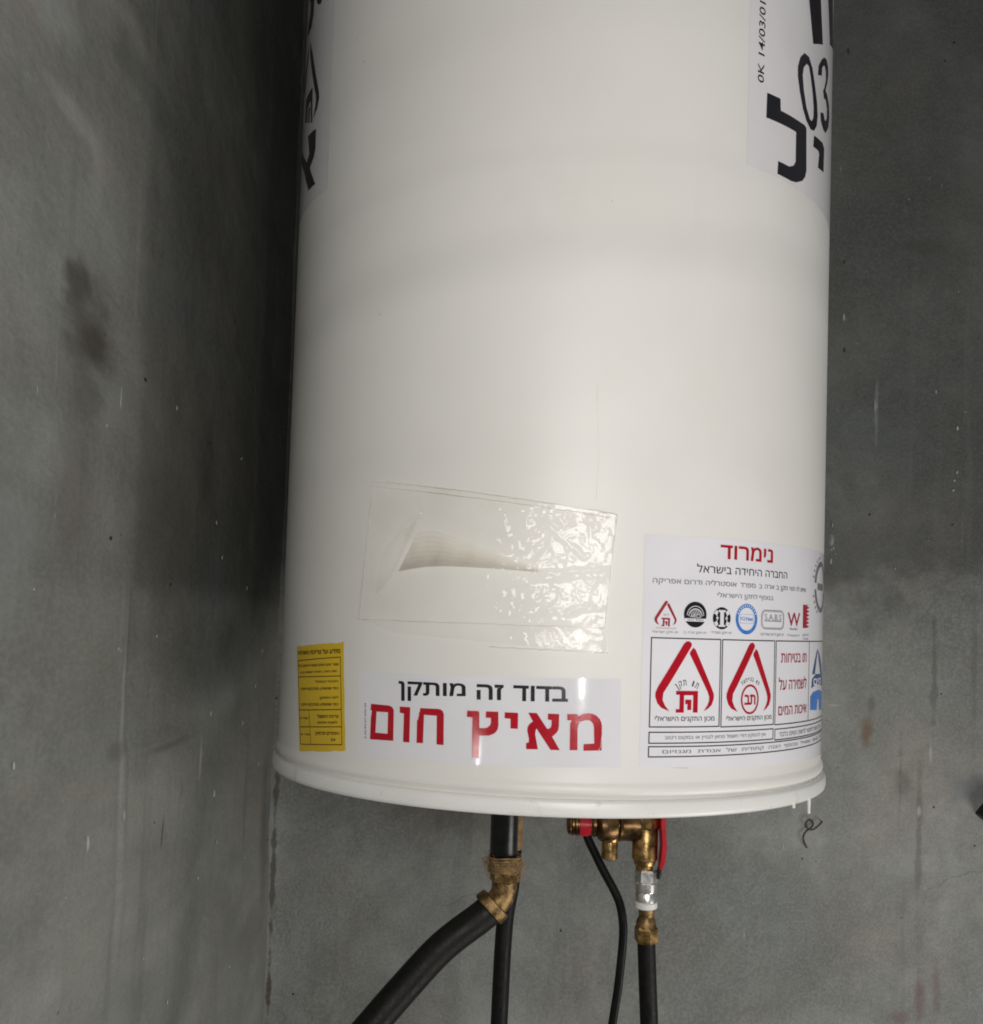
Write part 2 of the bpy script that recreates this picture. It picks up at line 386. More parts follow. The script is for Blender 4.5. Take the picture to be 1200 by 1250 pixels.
# ------------------------------------------------------------------ materials
def concrete(name, seed, tint, plane):
    """plane 'xz' for the rear wall, 'yz' for the side wall; object space is metres"""
    t = NT(name)
    off = (seed * 3.1, seed * 1.7, seed * 2.3)
    v = t.coord(scale=(1, 1, 1) if plane == 'xz' else (1, .5, 1), loc=off); raw = t.coord()
    n1 = t.noise(v, 2.3, 5, .6, .6); n2 = t.noise(v, 7, 5, .6, .3); n3 = t.noise(v, 38, 5, .65); n4 = t.noise(v, 260, 3, .6)
    c = t.mix(t.ramp(n1, .32, .68), tuple(x * .62 for x in tint), tuple(x * 1.3 for x in tint))
    n6 = t.noise(v, 11, 4, .55, .2); c = t.mix(t.ramp(n6, .40, .66, 0, .42), c, tuple(x * .55 for x in tint))
    c = t.mix(t.ramp(t.noise(v, 8.3, 4, .55), .55, .75, 0, .45), c, (tint[0] * 1.35, tint[1] * 1.42, tint[2] * 1.42))
    c = t.mix(t.ramp(n2, .42, .74, 0, .55), c, (tint[0] * .72, tint[1] * .70, tint[2] * .64))
    c = t.mix(t.ramp(t.noise(v, 4.4, 4, .6, .8), .54, .72, 0, .5), c, (tint[0] * 1.18, tint[1] * 1.05, tint[2] * .9))
    c = t.mix(t.ramp(t.noise(v, 5.1, 3, .5, .4), .56, .74, 0, .45), c, (tint[0] * .86, tint[1] * 1.02, tint[2] * 1.06))
    # fine mottling and grain
    c = t.mix(t.ramp(n3, .3, .72, 0, .30 if plane == 'xz' else .15), c, tuple(x * .62 for x in tint))
    c = t.mix(t.ramp(n4, .35, .7, 0, .30 if plane == 'xz' else .16), c, tuple(x * 1.55 for x in tint))
    n5 = t.noise(v, 620, 2, .6); c = t.mix(t.ramp(n5, .38, .66, 0, .28 if plane == 'xz' else .2), c, tuple(x * .5 for x in tint))
    # upper part of each wall darker than the lower, along a wavering edge
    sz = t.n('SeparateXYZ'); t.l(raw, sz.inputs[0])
    jw = t.math('MULTIPLY', t.math('SUBTRACT', t.noise(v, 6, 4, .6), .5), UPPER_DARK[plane][1])
    lift = t.ramp(t.math('ADD', sz.outputs['Z'], jw), UPPER_DARK[plane][0], UPPER_DARK[plane][0] + UPPER_DARK[plane][2])  # lift: mask of the darker upper part; on the side wall painted shade
    if plane == 'yz':      # painted shade filling out the heater's shadow, full beyond the upright board mark
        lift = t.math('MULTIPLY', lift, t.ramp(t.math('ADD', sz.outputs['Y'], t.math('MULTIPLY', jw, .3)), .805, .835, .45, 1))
    c = t.mix(t.math('MULTIPLY', lift, UPPER_DARK[plane][3]), c, (0, 0, 0))
    # vertical runs of slurry and damp
    vs = t.coord(scale=(26, 26, 1.1), loc=off)
    st = t.noise(vs, 1.0, 4, .6, .15)
    c = t.mix(t.ramp(st, .56, .76, 0, .5), c, tuple(x * .55 for x in tint))
    vs2 = t.coord(scale=(55, 55, 2.6), loc=(off[1], off[0], off[2]))
    st2 = t.noise(vs2, 1.0, 3, .6)
    gate = t.ramp(t.noise(v, 3.3, 2), .48, .62)
    c = t.mix(t.math('MULTIPLY', t.ramp(st2, .66, .80, 0, .25), gate), c, tuple(min(1, x * 1.75) for x in tint))
    # pale chips, long in the vertical
    vc = t.coord(scale=(150, 150, 34), loc=off)
    ch = t.ramp(t.noise(vc, 1.0, 2, .5), .745, .79, 0, .7)
    c = t.mix(t.math('MULTIPLY', ch, t.ramp(t.noise(v, 5.7, 2), .50, .60)), c, (.44, .44, .41))
    # hairline cracks in the skin
    wv = t.n('VectorMath', operation='ADD'); nz = t.n('TexNoise'); t.l(v, nz.inputs['Vector']); nz.inputs['Scale'].default_value = 5; nz.inputs['Detail'].default_value = 5
    sc = t.n('VectorMath', operation='SCALE'); t.l(nz.outputs['Color'], sc.inputs[0]); sc.inputs['Scale'].default_value = .28
    t.l(v, wv.inputs[0]); t.l(sc.outputs[0], wv.inputs[1])
    vc2 = t.n('TexVoronoi'); vc2.feature = 'DISTANCE_TO_EDGE'; t.l(wv.outputs[0], vc2.inputs['Vector']); vc2.inputs['Scale'].default_value = 3.4
    ck = t.ramp(vc2.outputs['Distance'], .0015, .006, 1, 0)
    ck = t.math('MULTIPLY', ck, t.ramp(t.noise(v, 6.5, 3), .54, .64))
    c = t.mix(t.math('MULTIPLY', ck, .30 if plane == 'xz' else .08), c, tuple(x * .40 for x in tint))
    # pinholes
    vo = t.n('TexVoronoi'); vo.feature = 'F1'; t.l(v, vo.inputs['Vector']); vo.inputs['Scale'].default_value = 48
    ph = t.ramp(vo.outputs['Distance'], .05, .10, 1, 0)
    ph = t.math('MULTIPLY', ph, t.ramp(t.noise(v, 21, 2), .60, .64))
    c = t.mix(ph, c, (.025, .023, .02))
    # stains and tonal patches that have a place and shape of their own: (a, z, radius a, radius z, colour, strength, breakup)
    sx = t.n('SeparateXYZ'); t.l(raw, sx.inputs[0])
    A = sx.outputs['X'] if plane == 'xz' else sx.outputs['Y']; Z = sx.outputs['Z']
    wob = t.math('SUBTRACT', t.noise(v, 30, 4, .6), .5)
    for (a, z, ra, rz, col, k, br) in STAINS_AND_PATCHES[plane]:
        da = t.math('DIVIDE', t.math('SUBTRACT', A, a), ra); dz = t.math('DIVIDE', t.math('SUBTRACT', Z, z), rz)
        d = t.math('SQRT', t.math('ADD', t.math('MULTIPLY', da, da), t.math('MULTIPLY', dz, dz)))
        d = t.math('ADD', d, t.math('MULTIPLY', wob, br))
        c = t.mix(t.ramp(d, .25, 1.0, k, 0), c, col)
    nm = t.bump(n2, .40, .02); nm = t.bump(t.noise(t.coord(scale=(1, 1, .25), loc=off), 60, 3, .6, .4), .18, .003, nm); nm = t.bump(n3, .30 if plane == 'xz' else .16, .004, nm); nm = t.bump(n4, .35, .0009, nm)
    nm = t.bump(ph, .8, -.0012, nm); nm = t.bump(ck, .4 if plane == 'xz' else .1, -.0008, nm)
    t.bsdf(c, t.ramp(n3, .3, .7, .62, .85), 0, nm, .35)
    return t.m

UPPER_DARK = {'xz': (.030, .24, .070, .53), 'yz': (.000, .05, .03, .34)}  # darker upper walls: start, waver, softness, strength; the side one is painted shade
STAINS_AND_PATCHES = {
 'xz': [(.537, -.141, .013, .030, (.16, .10, .05), .75, 1.7), (.613, .563, .05, .016, (.07, .068, .06), .55, 1.2),
        (.631, -.045, .006, .11, (.09, .085, .075), .5, 2.6), (.612, -.285, .006, .11, (.10, .095, .08), .45, 2.6), (.585, -.19, .004, .07, (.10, .095, .085), .4, 2.4), (.688, -.05, .006, .13, (.11, .105, .095), .4, 2.2),
        (.543, -.10, .008, .02, (.1, .1, .09), .5, 1.0), (.585, -.205, .02, .03, (.11, .10, .085), .5, 1.5),
        (.482, .075, .012, .03, (.12, .118, .10), .5, 1.4),         (.69, -.215, .05, .03, (.14, .155, .17), .5, 1.0), (.545, .32, .004, .07, (.24, .235, .22), .5, 1.2),
        (-.293, -.36, .0035, .17, (.06, .048, .036), .7, 4.5), (-.293, -.52, .003, .07, (.06, .045, .034), .7, 4.5), (-.06, -.235, .13, .09, (.13, .108, .075), .5, 1.0), (.045, -.25, .05, .035, (.20, .135, .07), .5, 1.0),
        (.616, -.505, .012, .045, (.13, .04, .035), .4, 1.8), (.640, -.49, .009, .05, (.13, .04, .035), .35, 1.8), (.590, -.535, .02, .012, (.13, .04, .035), .35, 1.8),
        (.497, .406, .003, .006, (.02, .02, .018), .95, .3), (.495, .535, .002, .006, (.03, .03, .025), .9, .3), (.496, .848, .003, .007, (.03, .03, .025), .9, .3),
        (.496, .454, .002, .008, (.45, .45, .43), .8, .3), (.543, .327, .002, .012, (.36, .36, .34), .7, .6), (.484, .131, .004, .010, (.42, .42, .40), .8, .8),
        (.612, -.248, .004, .010, (.40, .40, .37), .8, .6), (.627, -.165, .003, .018, (.40, .40, .37), .7, .8), (.490, -.103, .012, .002, (.42, .42, .40), .7, .5)],
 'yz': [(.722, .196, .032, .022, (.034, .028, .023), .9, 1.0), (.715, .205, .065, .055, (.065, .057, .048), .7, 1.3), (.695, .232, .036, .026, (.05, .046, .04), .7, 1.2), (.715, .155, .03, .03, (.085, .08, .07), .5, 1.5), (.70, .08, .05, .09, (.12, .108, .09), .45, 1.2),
        (.67, .345, .06, .014, (.30, .30, .29), .35, 2.2), (.715, .325, .018, .045, (.28, .275, .27), .35, 2.2), (.62, .40, .09, .025, (.27, .29, .29), .45, 1.2), (.80, .44, .14, .03, (.06, .062, .054), .4, 2.2), (.66, .50, .20, .05, (.06, .062, .054), .55, 1.6),  # pale streaks and darker patches high on the side wall
        (.60, .04, .09, .07, (.23, .245, .24), .4, 1.0), (.80, .29, .006, .08, (.24, .24, .23), .3, .8),
        (.88, .10, .10, .05, (.10, .098, .09), .4, 1.0),
        (.81, -.08, .006, .14, (.29, .285, .265), .55, .5), (.823, -.02, .028, .04, (.11, .108, .10), .4, 1.2),
        (1.03, -.150, .006, .030, (.36, .355, .33), .6, 1.6), (.815, -.168, .002, .006, (.5, .5, .47), .9, .4), (.754, -.178, .002, .008, (.5, .5, .47), .9, .4),
        (.92, -.205, .004, .022, (.08, .078, .07), .8, .6), (.97, -.175, .002, .016, (.09, .085, .08), .6, .6), (.93, -.125, .10, .005, (.10, .098, .088), .5, .5), (.80, -.115, .03, .012, (.10, .096, .085), .5, 1.0),
        (1.36, -.30, .03, .17, (.10, .093, .08), .5, 1.0), (1.25, -.22, .01, .14, (.13, .13, .12), .4, 1.0)],
}
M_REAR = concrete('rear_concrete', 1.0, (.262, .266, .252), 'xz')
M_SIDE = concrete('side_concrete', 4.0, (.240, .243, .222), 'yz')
M_MORTAR = simple('mortar', (.36, .355, .33), .85, var=.25, nscale=90, bump=.4)

def enamel():
    t = NT('white_enamel'); v = t.coord()
    n = t.noise(v, 5, 4, .6, .4); f = t.noise(v, 120, 3)
    c = t.mix(t.ramp(n, .3, .75), (.735, .718, .680), (.765, .750, .718))
    c = t.mix(t.ramp(t.noise(v, 9, 4, .6, .1), .52, .85, 0, .20), c, (.60, .575, .52))
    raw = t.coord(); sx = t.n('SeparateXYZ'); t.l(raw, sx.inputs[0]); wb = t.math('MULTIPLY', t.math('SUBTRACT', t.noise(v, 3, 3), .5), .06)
    for z0, sl, hw, k in ((.425, .12, .034, .17), (.50, .09, .018, .07), (.62, .14, .04, .08), (.27, .05, .03, .05)):  # slanted soft shadow bands painted into the enamel colour
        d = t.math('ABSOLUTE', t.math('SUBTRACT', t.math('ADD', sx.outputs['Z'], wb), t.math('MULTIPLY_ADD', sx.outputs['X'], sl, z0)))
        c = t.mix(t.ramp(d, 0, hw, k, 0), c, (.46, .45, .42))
    vs = t.coord(scale=(40, 40, 3)); c = t.mix(t.ramp(t.noise(vs, 1, 3), .66, .82, 0, .15), c, (.55, .53, .48))
    vo = t.n('TexVoronoi'); t.l(v, vo.inputs['Vector']); vo.inputs['Scale'].default_value = 34
    sp_ = t.math('MULTIPLY', t.ramp(vo.outputs['Distance'], .02, .05, 1, 0), t.ramp(t.noise(v, 9, 2), .60, .66, 0, .6))
    c = t.mix(sp_, c, (.25, .22, .17))
    nm = t.bump(t.noise(v, 9, 3), .05, .01); nm = t.bump(f, .04, .0006, nm)
    t.bsdf(c, t.ramp(n, .3, .7, .34, .44), 0, nm, .38)
    return t.m
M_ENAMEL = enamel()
def rim_mat():
    t = NT('rim_enamel'); v = t.coord()
    c = t.mix(t.ramp(t.noise(v, 14, 4), .3, .75), (.735, .728, .695), (.775, .768, .742))
    c = t.mix(t.ramp(t.noise(v, 38, 5, .7, .3), .56, .74, 0, .55), c, (.44, .40, .31))
    t.bsdf(c, .33, 0, t.bump(t.noise(v, 30, 3), .06, .004), .45); return t.m
M_RIM = rim_mat()
def paper(name, col, rough=.22, amt=.05):
    t = NT(name); v = t.coord()
    n = t.noise(v, 16, 3); c = t.mix(t.ramp(n, .3, .7), tuple(x * (1 - amt) for x in col), col)
    t.bsdf(c, rough, 0, t.bump(n, .06, .006), .5); return t.m
M_PAPER = paper('gloss_sticker', (.77, .755, .79), .075)
M_PAPER2 = paper('top_sticker', (.735, .715, .73), .16)
M_YELLOW = paper('yellow_sticker', (.76, .51, .030), .28, .12)
M_BLACK = simple('black_ink', (.013, .012, .016), .2, var=.1)
M_RED = simple('red_ink', (.42, .006, .018), .16, var=.06)
M_DKRED = simple('dark_red_ink', (.33, .015, .035), .3, var=.08)
M_BLUE = simple('blue_ink', (.045, .19, .55), .3, var=.15, nscale=200)
M_NAVY = simple('navy_ink', (.03, .07, .20), .3, var=.15)
M_GREY = simple('grey_ink', (.17, .165, .18), .3, var=.1)
M_WHITEINK = simple('white_ink', (.74, .73, .77), .3, var=.03)
M_BROWNINK = simple('brown_ink', (.05, .022, .003), .4, var=.2)
M_PENCIL = simple('scuff', (.58, .555, .51), .6, var=.2)
M_BRASS = simple('brass', (.42, .265, .105), .32, 1.0, .45, 130, bump=.22)
M_BRASSD = simple('dull_brass', (.24, .155, .072), .50, 1.0, .55, 110, bump=.5)
M_BRASS_SHADE = simple('shaded_brass', (.17, .10, .045), .32, 1.0, .45, 120, bump=.15)  # darker brass: shade on the valve's left side put into the colour
M_STEEL = simple('nickel', (.88, .86, .83), .30, 1.0, .15, 160)
M_REDPL = simple('red_plastic', (.50, .008, .020), .34, var=.12, nscale=90)
M_RUBBER = simple('black_insulation', (.0065, .0062, .006), .5, var=.3, nscale=110, bump=.35, spec=.22)
M_PIPE = simple('black_plastic_pipe', (.006, .006, .0065), .30, var=.25, nscale=70, bump=.08, spec=.4)
M_CABLE = simple('black_cable', (.006, .006, .006), .42, var=.2, spec=.25)
M_HEMP = simple('hemp', (.30, .19, .085), .85, var=.35, nscale=120)
M_WASHER = simple('white_plastic', (.72, .71, .70), .4, var=.04)
M_RUST = simple('rusty_wire', (.045, .036, .026), .7, var=.5, nscale=300, bump=.4)

def film_mat(name, milky, dc, t1=(.97, .967, .962), t2=(.935, .928, .918), gloss=.025):
    t = NT(name); v = t.coord()
    tr = t.n('BsdfTransparent')
    haze = t.ramp(t.noise(v, 14, 4, .6, .1), .35, .80)
    t.l(t.mix(haze, t1, t2), tr.inputs[0])
    vz = t.coord(scale=(1.3, 1.3, .6)); nm = t.bump(t.noise(vz, 38, 4, .6, .8), .24, .003)
    gl = t.n('BsdfGlossy'); gl.inputs['Roughness'].default_value = .045; t.l(nm, gl.inputs['Normal'])
    lw = t.n('LayerWeight'); lw.inputs['Blend'].default_value = .12; t.l(nm, lw.inputs['Normal'])
    k = t.math('ADD', t.math('MULTIPLY', lw.outputs['Fresnel'], .55), gloss)
    cc = t.n('CombineColor'); [t.l(k, cc.inputs[i]) for i in range(3)]
    t.l(cc.outputs[0], gl.inputs[0])
    ad = t.n('AddShader'); t.l(tr.outputs[0], ad.inputs[0]); t.l(gl.outputs[0], ad.inputs[1])
    df = t.n('BsdfDiffuse'); df.inputs[0].default_value = (*dc, 1)
    m2 = t.n('MixShader'); t.l(t.ramp(haze, 0, 1, milky * .5, milky), m2.inputs[0]); t.l(ad.outputs[0], m2.inputs[1]); t.l(df.outputs[0], m2.inputs[2])
    t.l(m2.outputs[0], t.out.inputs[0]); return t.m
M_FILM = film_mat('clear_film', .05, (.62, .61, .59))
M_FOLD = film_mat('creased_film', .065, (.44, .41, .37), (.988, .986, .982), (.975, .970, .962), .006)
M_SEAM = film_mat('welded_film', .22, (.55, .54, .52))

# ------------------------------------------------------------------ the setting: two walls of raw concrete meeting behind the heater
XW, YW = -0.301, 1.40
def grid_wall(name, A, Z, height, place, mat):
    na, nz = len(A), len(Z)
    a, z = np.meshgrid(A, Z); h = height(a, z)
    P = place(a, z, h).reshape(-1, 3)
    idx = np.arange(na * nz).reshape(nz, na)
    F = np.stack([idx[:-1, :-1], idx[:-1, 1:], idx[1:, 1:], idx[1:, :-1]], -1).reshape(-1, 4)
    me = bpy.data.meshes.new(name)
    me.from_pydata(P.tolist(), [], F.tolist())
    for p in me.polygons: p.use_smooth = True
    return link(name, me, mat, None, 'structure')
def h_rear(a, z):
    h = .004 * fbm(a, z, 3.0, 3) + .0012 * fbm(a, z, 18, 9)
    h += .0016 * np.exp(-((a - .632 - .01 * vnoise(z, z, 6, 40)) / .003) ** 2) * (z < .1) * (z > -.25)
    h += .003 * np.exp(-((a + .301) / .012) ** 2)
    h += .0022 / (1 + np.exp((z - .082 - .03 * vnoise(a, a * 0, 9, 70) - .012 * vnoise(a, a * 0, 30, 71)) / .0022))
    return h
def h_side(a, z):
    h = .005 * fbm(a, z, 3.2, 21) + .0014 * fbm(a, z, 16, 29)
    h += .0022 * np.exp(-((a - .812 + .05 * (z + .1)) / .0035) ** 2) * np.clip((.05 - z) / .04, 0, 1) * np.clip((z + .32) / .06, 0, 1)
    crease = -.116 + .012 * vnoise(a, a * 0, 14, 50) + .006 * np.sin((a - .8) * 16)
    st = 1 / (1 + np.exp((z - crease) / .0018)); g = np.clip((a - .76) / .08, 0, 1) * np.clip((1.12 - a) / .10, 0, 1)
    h += .0036 * st * g * np.clip((z + .30) / .12, 0, 1)
    return h
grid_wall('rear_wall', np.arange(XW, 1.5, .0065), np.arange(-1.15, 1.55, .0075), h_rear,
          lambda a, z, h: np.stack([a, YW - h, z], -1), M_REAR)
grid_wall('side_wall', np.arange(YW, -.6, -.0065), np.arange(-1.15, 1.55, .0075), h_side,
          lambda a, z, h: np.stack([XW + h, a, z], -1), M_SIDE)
# slurry bead that bled out of the corner of the formwork
bm = bmesh.new()
pts = [(XW + .003 + random.uniform(-.0012, .0012), YW - .003 + random.uniform(-.001, .001), -1.1 + i * .014) for i in range(150)]
tube(bm, pts, .0032, 8, 1, lambda t: .5 + .9 * abs(noise.noise((0, 0, t * 60))) + .5 * noise.noise((3, 0, t * 170)))
obj('slurry_bead', bm, M_SIDE, bpy.data.objects['side_wall'], smooth=60)
# little splashes of mortar stuck on the walls
def blob(bm, c, rx, ry, rz):
    g = bmesh.ops.create_icosphere(bm, subdivisions=2, radius=1.0)['verts']; sd = random.random() * 50
    for q in g:
        k = 1 + .35 * noise.noise((q.co * 1.6) + Vector((sd, 0, 0)))
        q.co = Vector((c[0] + q.co.x * rx * k, c[1] + q.co.y * ry * k, c[2] + q.co.z * rz * k))
bm = bmesh.new()
for (x, z, s) in ((.612, -.247, .0032), (.627, -.165, .003), (.484, .131, .003), (.545, .327, .0018), (.49, -.103, .002), (.631, -.12, .002), (.60, -.31, .0018), (.415, -.33, .0022), (.63, .35, .0016), (-.17, -.22, .0015), (.045, -.33, .002), (.075, -.31, .0018)):
    blob(bm, (x, YW - .001, z), s * .6, s * .5, s * random.uniform(1.2, 2.6))
for (x, z0, z1, n) in ((.631, -.10, -.20, 16), (.612, -.23, -.27, 6), (.586, -.15, -.24, 8), (.484, .10, .17, 5), (.478, -.103, -.10, 2), (.66, .2, .5, 5)):
    for i in range(n):
        blob(bm, (x + random.gauss(0, .0018), YW - .001, random.uniform(z0, z1)), random.uniform(.0006, .0016), .001, random.uniform(.0012, .0045))
for i in range(60):
    blob(bm, (random.uniform(-.28, 1.0), YW - .001, random.uniform(-.6, .5)), random.uniform(.0004, .0011), .0008, random.uniform(.0008, .003))
obj('mortar_splash', bm, M_MORTAR, bpy.data.objects['rear_wall'], smooth=60, kind='stuff')
bm = bmesh.new()
for (y, z, s) in ((.815, -.168, .0028), (.754, -.178, .003), (1.03, -.15, .003), (1.03, -.165, .002), (.70, -.24, .0014), (1.1, -.2, .002)):
    blob(bm, (XW + .001, y, z), s * .5, s * .6, s * random.uniform(1.3, 2.4))
for i in range(45):
    blob(bm, (XW + .001, random.uniform(.5, 1.38), random.uniform(-.6, .2)), .0007, random.uniform(.0004, .001), random.uniform(.0008, .003))
obj('mortar_splash', bm, M_MORTAR, bpy.data.objects['side_wall'], smooth=60, kind='stuff')

# ------------------------------------------------------------------ the water heater
H = thing('water_heater', 'tall white enamelled cylinder water heater covered with stickers, hanging in the concrete corner', 'water heater', (AX, AY, -.1433))
def hpar(o): return o
class _Off: pass
ROOT = H
# children are modelled round the heater's axis with z measured from the camera's level
BASE = bpy.data.objects.new('tank', None)
bpy.data.objects.remove(BASE)
def hang(o):                               # bring a part from axis coordinates to the heater's base
    for v in o.data.vertices: v.co.z += .1433
    return o
bm = bmesh.new()
prof = [(-.1302, RAD - .010), (-.1302, RAD - .0010), (-.1275, RAD + .0002), (-.1258, RAD + .0016), (-.1238, RAD + .0022), (-.1212, RAD + .0018), (-.1190, RAD + .0008), (-.1176, RAD + .0002), (-.1168, RAD), (-.1000, RAD)]
prof += [(z, RAD) for z in np.linspace(-.08, .93, 30)] + [(.945, RAD - .002), (.956, RAD - .010), (.960, RAD - .022), (.966, .12), (.968, .02)]
lathe(bm, prof, seg=288)
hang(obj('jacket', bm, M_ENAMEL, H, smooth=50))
bm = bmesh.new()
lathe(bm, [(-.1322, RAD - .012), (-.1304, RAD - .004), (-.1296, RAD + .0016), (-.1303, RAD + .0034), (-.1325, RAD + .0045), (-.1395, RAD + .0048), (-.1418, RAD + .0042), (-.1431, RAD + .0028), (-.1433, RAD + .0010), (-.1424, RAD - .003), (-.1400, RAD - .006), (-.1345, RAD - .012)], seg=288, caps=False)
hang(obj('bottom_rim', bm, M_RIM, H, smooth=60))
bm = bmesh.new()
lathe(bm, [(-.1340, .004), (-.1340, RAD - .02), (-.1352, RAD - .012), (-.1330, RAD - .0095), (-.1318, RAD - .02), (-.1318, .004)], seg=160)
hang(obj('bottom_cap', bm, M_RIM, H, smooth=40))
for (s_, z, l) in ((.248, -.1425, .012), (.216, -.1428, .003)):
    bm = bmesh.new(); q = onto(s_, z, .0035)
    lathe(bm, [(.002, .0012), (-.002, .0016), (-l * .7, .0013), (-l * .93, .0015), (-l, .0006)], q, (0, 0, 1), 12)
    hang(obj('paint_drip', bm, M_RIM, H, smooth=60))

# --- scuffs and pencil lines on the enamel
for k, wd in (('scratch1', .22), ('mark1', .8)):
    p = Print(.00008); p.line(D[k], wd); hang(p.done('scuff_mark', M_PENCIL, H))

# --- slogan sticker
RED = sheet('slogan_sticker', ((-176.5, -43.3), (40.0, -39.8), (41.7, -105.7), (-174.0, -110.2)), M_PAPER, H); hang(RED)
p = Print(.00036)
p.poly(D['r_memsofit'], D['r_memsofit_hole'])
for k in ('r_vav', 'r_het', 'r_tsadi', 'r_yod', 'r_alef', 'r_mem'): p.poly(D[k])
hang(p.done('lettering', M_RED, RED))
p = Print(.00036)
p.text('בדוד', *D['bw1'], .022).text('זה', *D['bw2'], .022).text('מותקן', *D['bw3'], .022)
hang(p.done('lettering', M_BLACK, RED))
p = Print(.00036); p.text('5.20.94.07.500.35', (-165.4, -96.0), (-166.9, -68.0), (-167.2, -96.0), (-168.7, -68.0))
hang(p.done('serial_lettering', M_BLACK, RED))
p = Print(.00042).poly([(-121.6, -66.6), (-119.6, -65.4), (-116.8, -66.2), (-114.6, -67.8), (-114.9, -70.6), (-116.2, -73.8), (-116.0, -76.8), (-117.6, -77.4), (-118.4, -73.2), (-120.6, -70.4)])
hang(p.done('scraped_patch', M_PAPER, RED))
p = Print(.00040)
p.line(D['scratch3'], .3); hang(p.done('crease_line', M_PENCIL, RED))

# --- certificate sticker
CERT = sheet('certificate_sticker', ((55.7, 69.8), (330.0, 71.5), (331.0, -112.0), (55.9, -105.2)), M_PAPER, H); hang(CERT)
blk, red, dkr, blu, nav, gry = (Print(.00036) for _ in range(6))
frm, em1, em2, dmk, wmk, smk, bd1, bd2, rmk, gem, sab = (Print(.00036) for _ in range(11))
wt1, wt2, wt3, wt4 = (Print(.00050) for _ in range(4))
red.t('נימרוד', 122.3, 182.3, 54.6, 65.7, .018)
blk.t('החברה היחידה בישראל', 100.6, 204, 42.9, 49.6, .002)
gry.t('שיש לו תווי תקן ב-ארה"ב, ספרד, אוסטרליה ודרום אפריקה', 63.1, 241, 32.0, 37.6, .006)
gry.t('בנוסף לתקן הישראלי', 120.2, 184, 23.2, 28.4, .004)
def drop(pr, cx, top, wd, h, k, thick):
    """two slanting strokes that meet at the top and curl in at the foot, measured from the big emblem"""
    def P(L): return [(cx + x * wd, top - y * h) for x, y in L]
    pr.poly(P([(-.06, .04), (-.02, .005), (.03, 0), (.07, .03), (.07, .07), (-.30, .64), (-.37, .74), (-.38, .84), (-.34, .92), (-.27, 1.0), (-.40, .95), (-.46, .89), (-.495, .80), (-.495, .74), (-.46, .66)]))
    pr.poly(P([(.10, .09), (.14, .12), (.44, .68), (.475, .76), (.475, .82), (.44, .91), (.38, .96), (.30, 1.0), (.36, .92), (.39, .85), (.39, .79), (.36, .72), (.04, .18), (.05, .15)]))
def tavsign(pr, x0, x1, z0, z1):
    X = lambda u: x0 + u * (x1 - x0); Z = lambda v: z0 + v * (z1 - z0)
    q = lambda L: pr.poly([(X(a), Z(b)) for a, b in L])
    q([(0, .82), (0, 1), (1, 1), (1, 0), (.78, 0), (.78, .80), (.36, .80), (.36, .0), (0, 0), (0, .16), (.16, .16), (.16, .82)])
    q([(.42, .38), (.42, .60), (.70, .60), (.70, .12), (.52, .12), (.52, .40)])
drop(em1, 93.6, -10.2, 53.0, 53.4, 1, 1); tavsign(em1, 84.7, 103.9, -64.6, -48.1)
drop(em2, 157.6, -10.2, 53.0, 54.4, 1, 1)
em2.ring((156.9, -55.0), 10.3, 11.8, 1.7); em2.t('תב', 150.6, 163.4, -59.3, -51.3, .03)
blk.arc('תו תקן', (94.4, -58.0), 14.0, 132, 52, 4.4, .0)
blk.arc('תו בטיחות', (157.0, -55.0), 14.2, 130, 48, 3.0, .0)
blk.t('מכון התקנים הישראלי', 67.5, 119.8, -72.2, -66.8, .004)
blk.t('מכון התקנים הישראלי', 131.7, 184.4, -72.6, -67.4, .004)
# frames
def fr(x0, x1, z0, z1, wd=.85): frm.line([(x0, z0), (x1, z0), (x1, z1), (x0, z1)], wd, True)
fr(63.2, 124.4, -75.4, -8.3); fr(126.3, 187.2, -75.9, -8.4); fr(189.4, 318, -76.3, -8.4)
frm.line([(252, -76), (252, -8.5)], .8)
fr(63.1, 187.1, -87.6, -79.4); fr(189.7, 318, -88.6, -80.0); fr(63.0, 320, -97.8, -90.2)
gry.t('אין להתקין דודי חשמל מחוץ לבניין או במקום רטוב', 76, 177, -85.6, -81.6, .004)
gry.t('הדוד מיועד לחיבור לרשת המים בלבד', 196, 300, -86.2, -82.0, .004)
gry.t('הדוד  מצופה  אמאייל  ובנוסף  הגנה  קתודית  של  אנודת  מגנזיום', 74.4, 312, -96.2, -92.2, .004)
# red panel
dkr.t('תו בטיחות', 196.9, 245, -26.3, -18.4, .01); dkr.t('לשמירה על', 194.2, 246, -48.4, -38.2, .01); dkr.t('איכות המים', 194.2, 247, -69.0, -61.6, .01)
# little row of marks
drop(dmk, 74.6, 20.0, 19.0, 18.4, 1, 1); tavsign(dmk, 71.0, 78.0, .6, 7.0); dmk.t('מכון התקנים הישראלי', 66.4, 83.4, -1.6, -.2, 0)
dmk.t('תו תקן', 72.6, 77.0, 8.4, 9.9, 0)
gry.t('תו תקן ישראלי', 63.6, 85.2, -5.2, -2.6); gry.t('תו תקן ארה"ב', 90, 110.4, -5.0, -2.5); gry.t('תו תקן ספרדי', 115, 135, -4.6, -2.2); gry.t('תו תקן דרום אפריקה', 168, 200, -5.0, -2.4); gry.t('תו תקן אוסטרליה', 205.4, 228.2, -5.0, -2.6); gry.t('תו תקן', 235, 249, -4.6, -2.2); gry.t('אוסטרליה', 236, 249, -7.2, -5.2)
bd1.disc((100, 10.3), 10.2, 9.9)
wt1.ring((100, 9.6), 7.6, 7.4, .5, a0=0, a1=180).ring((100, 9.0), 6.2, 6.0, .6, a0=0, a1=180)
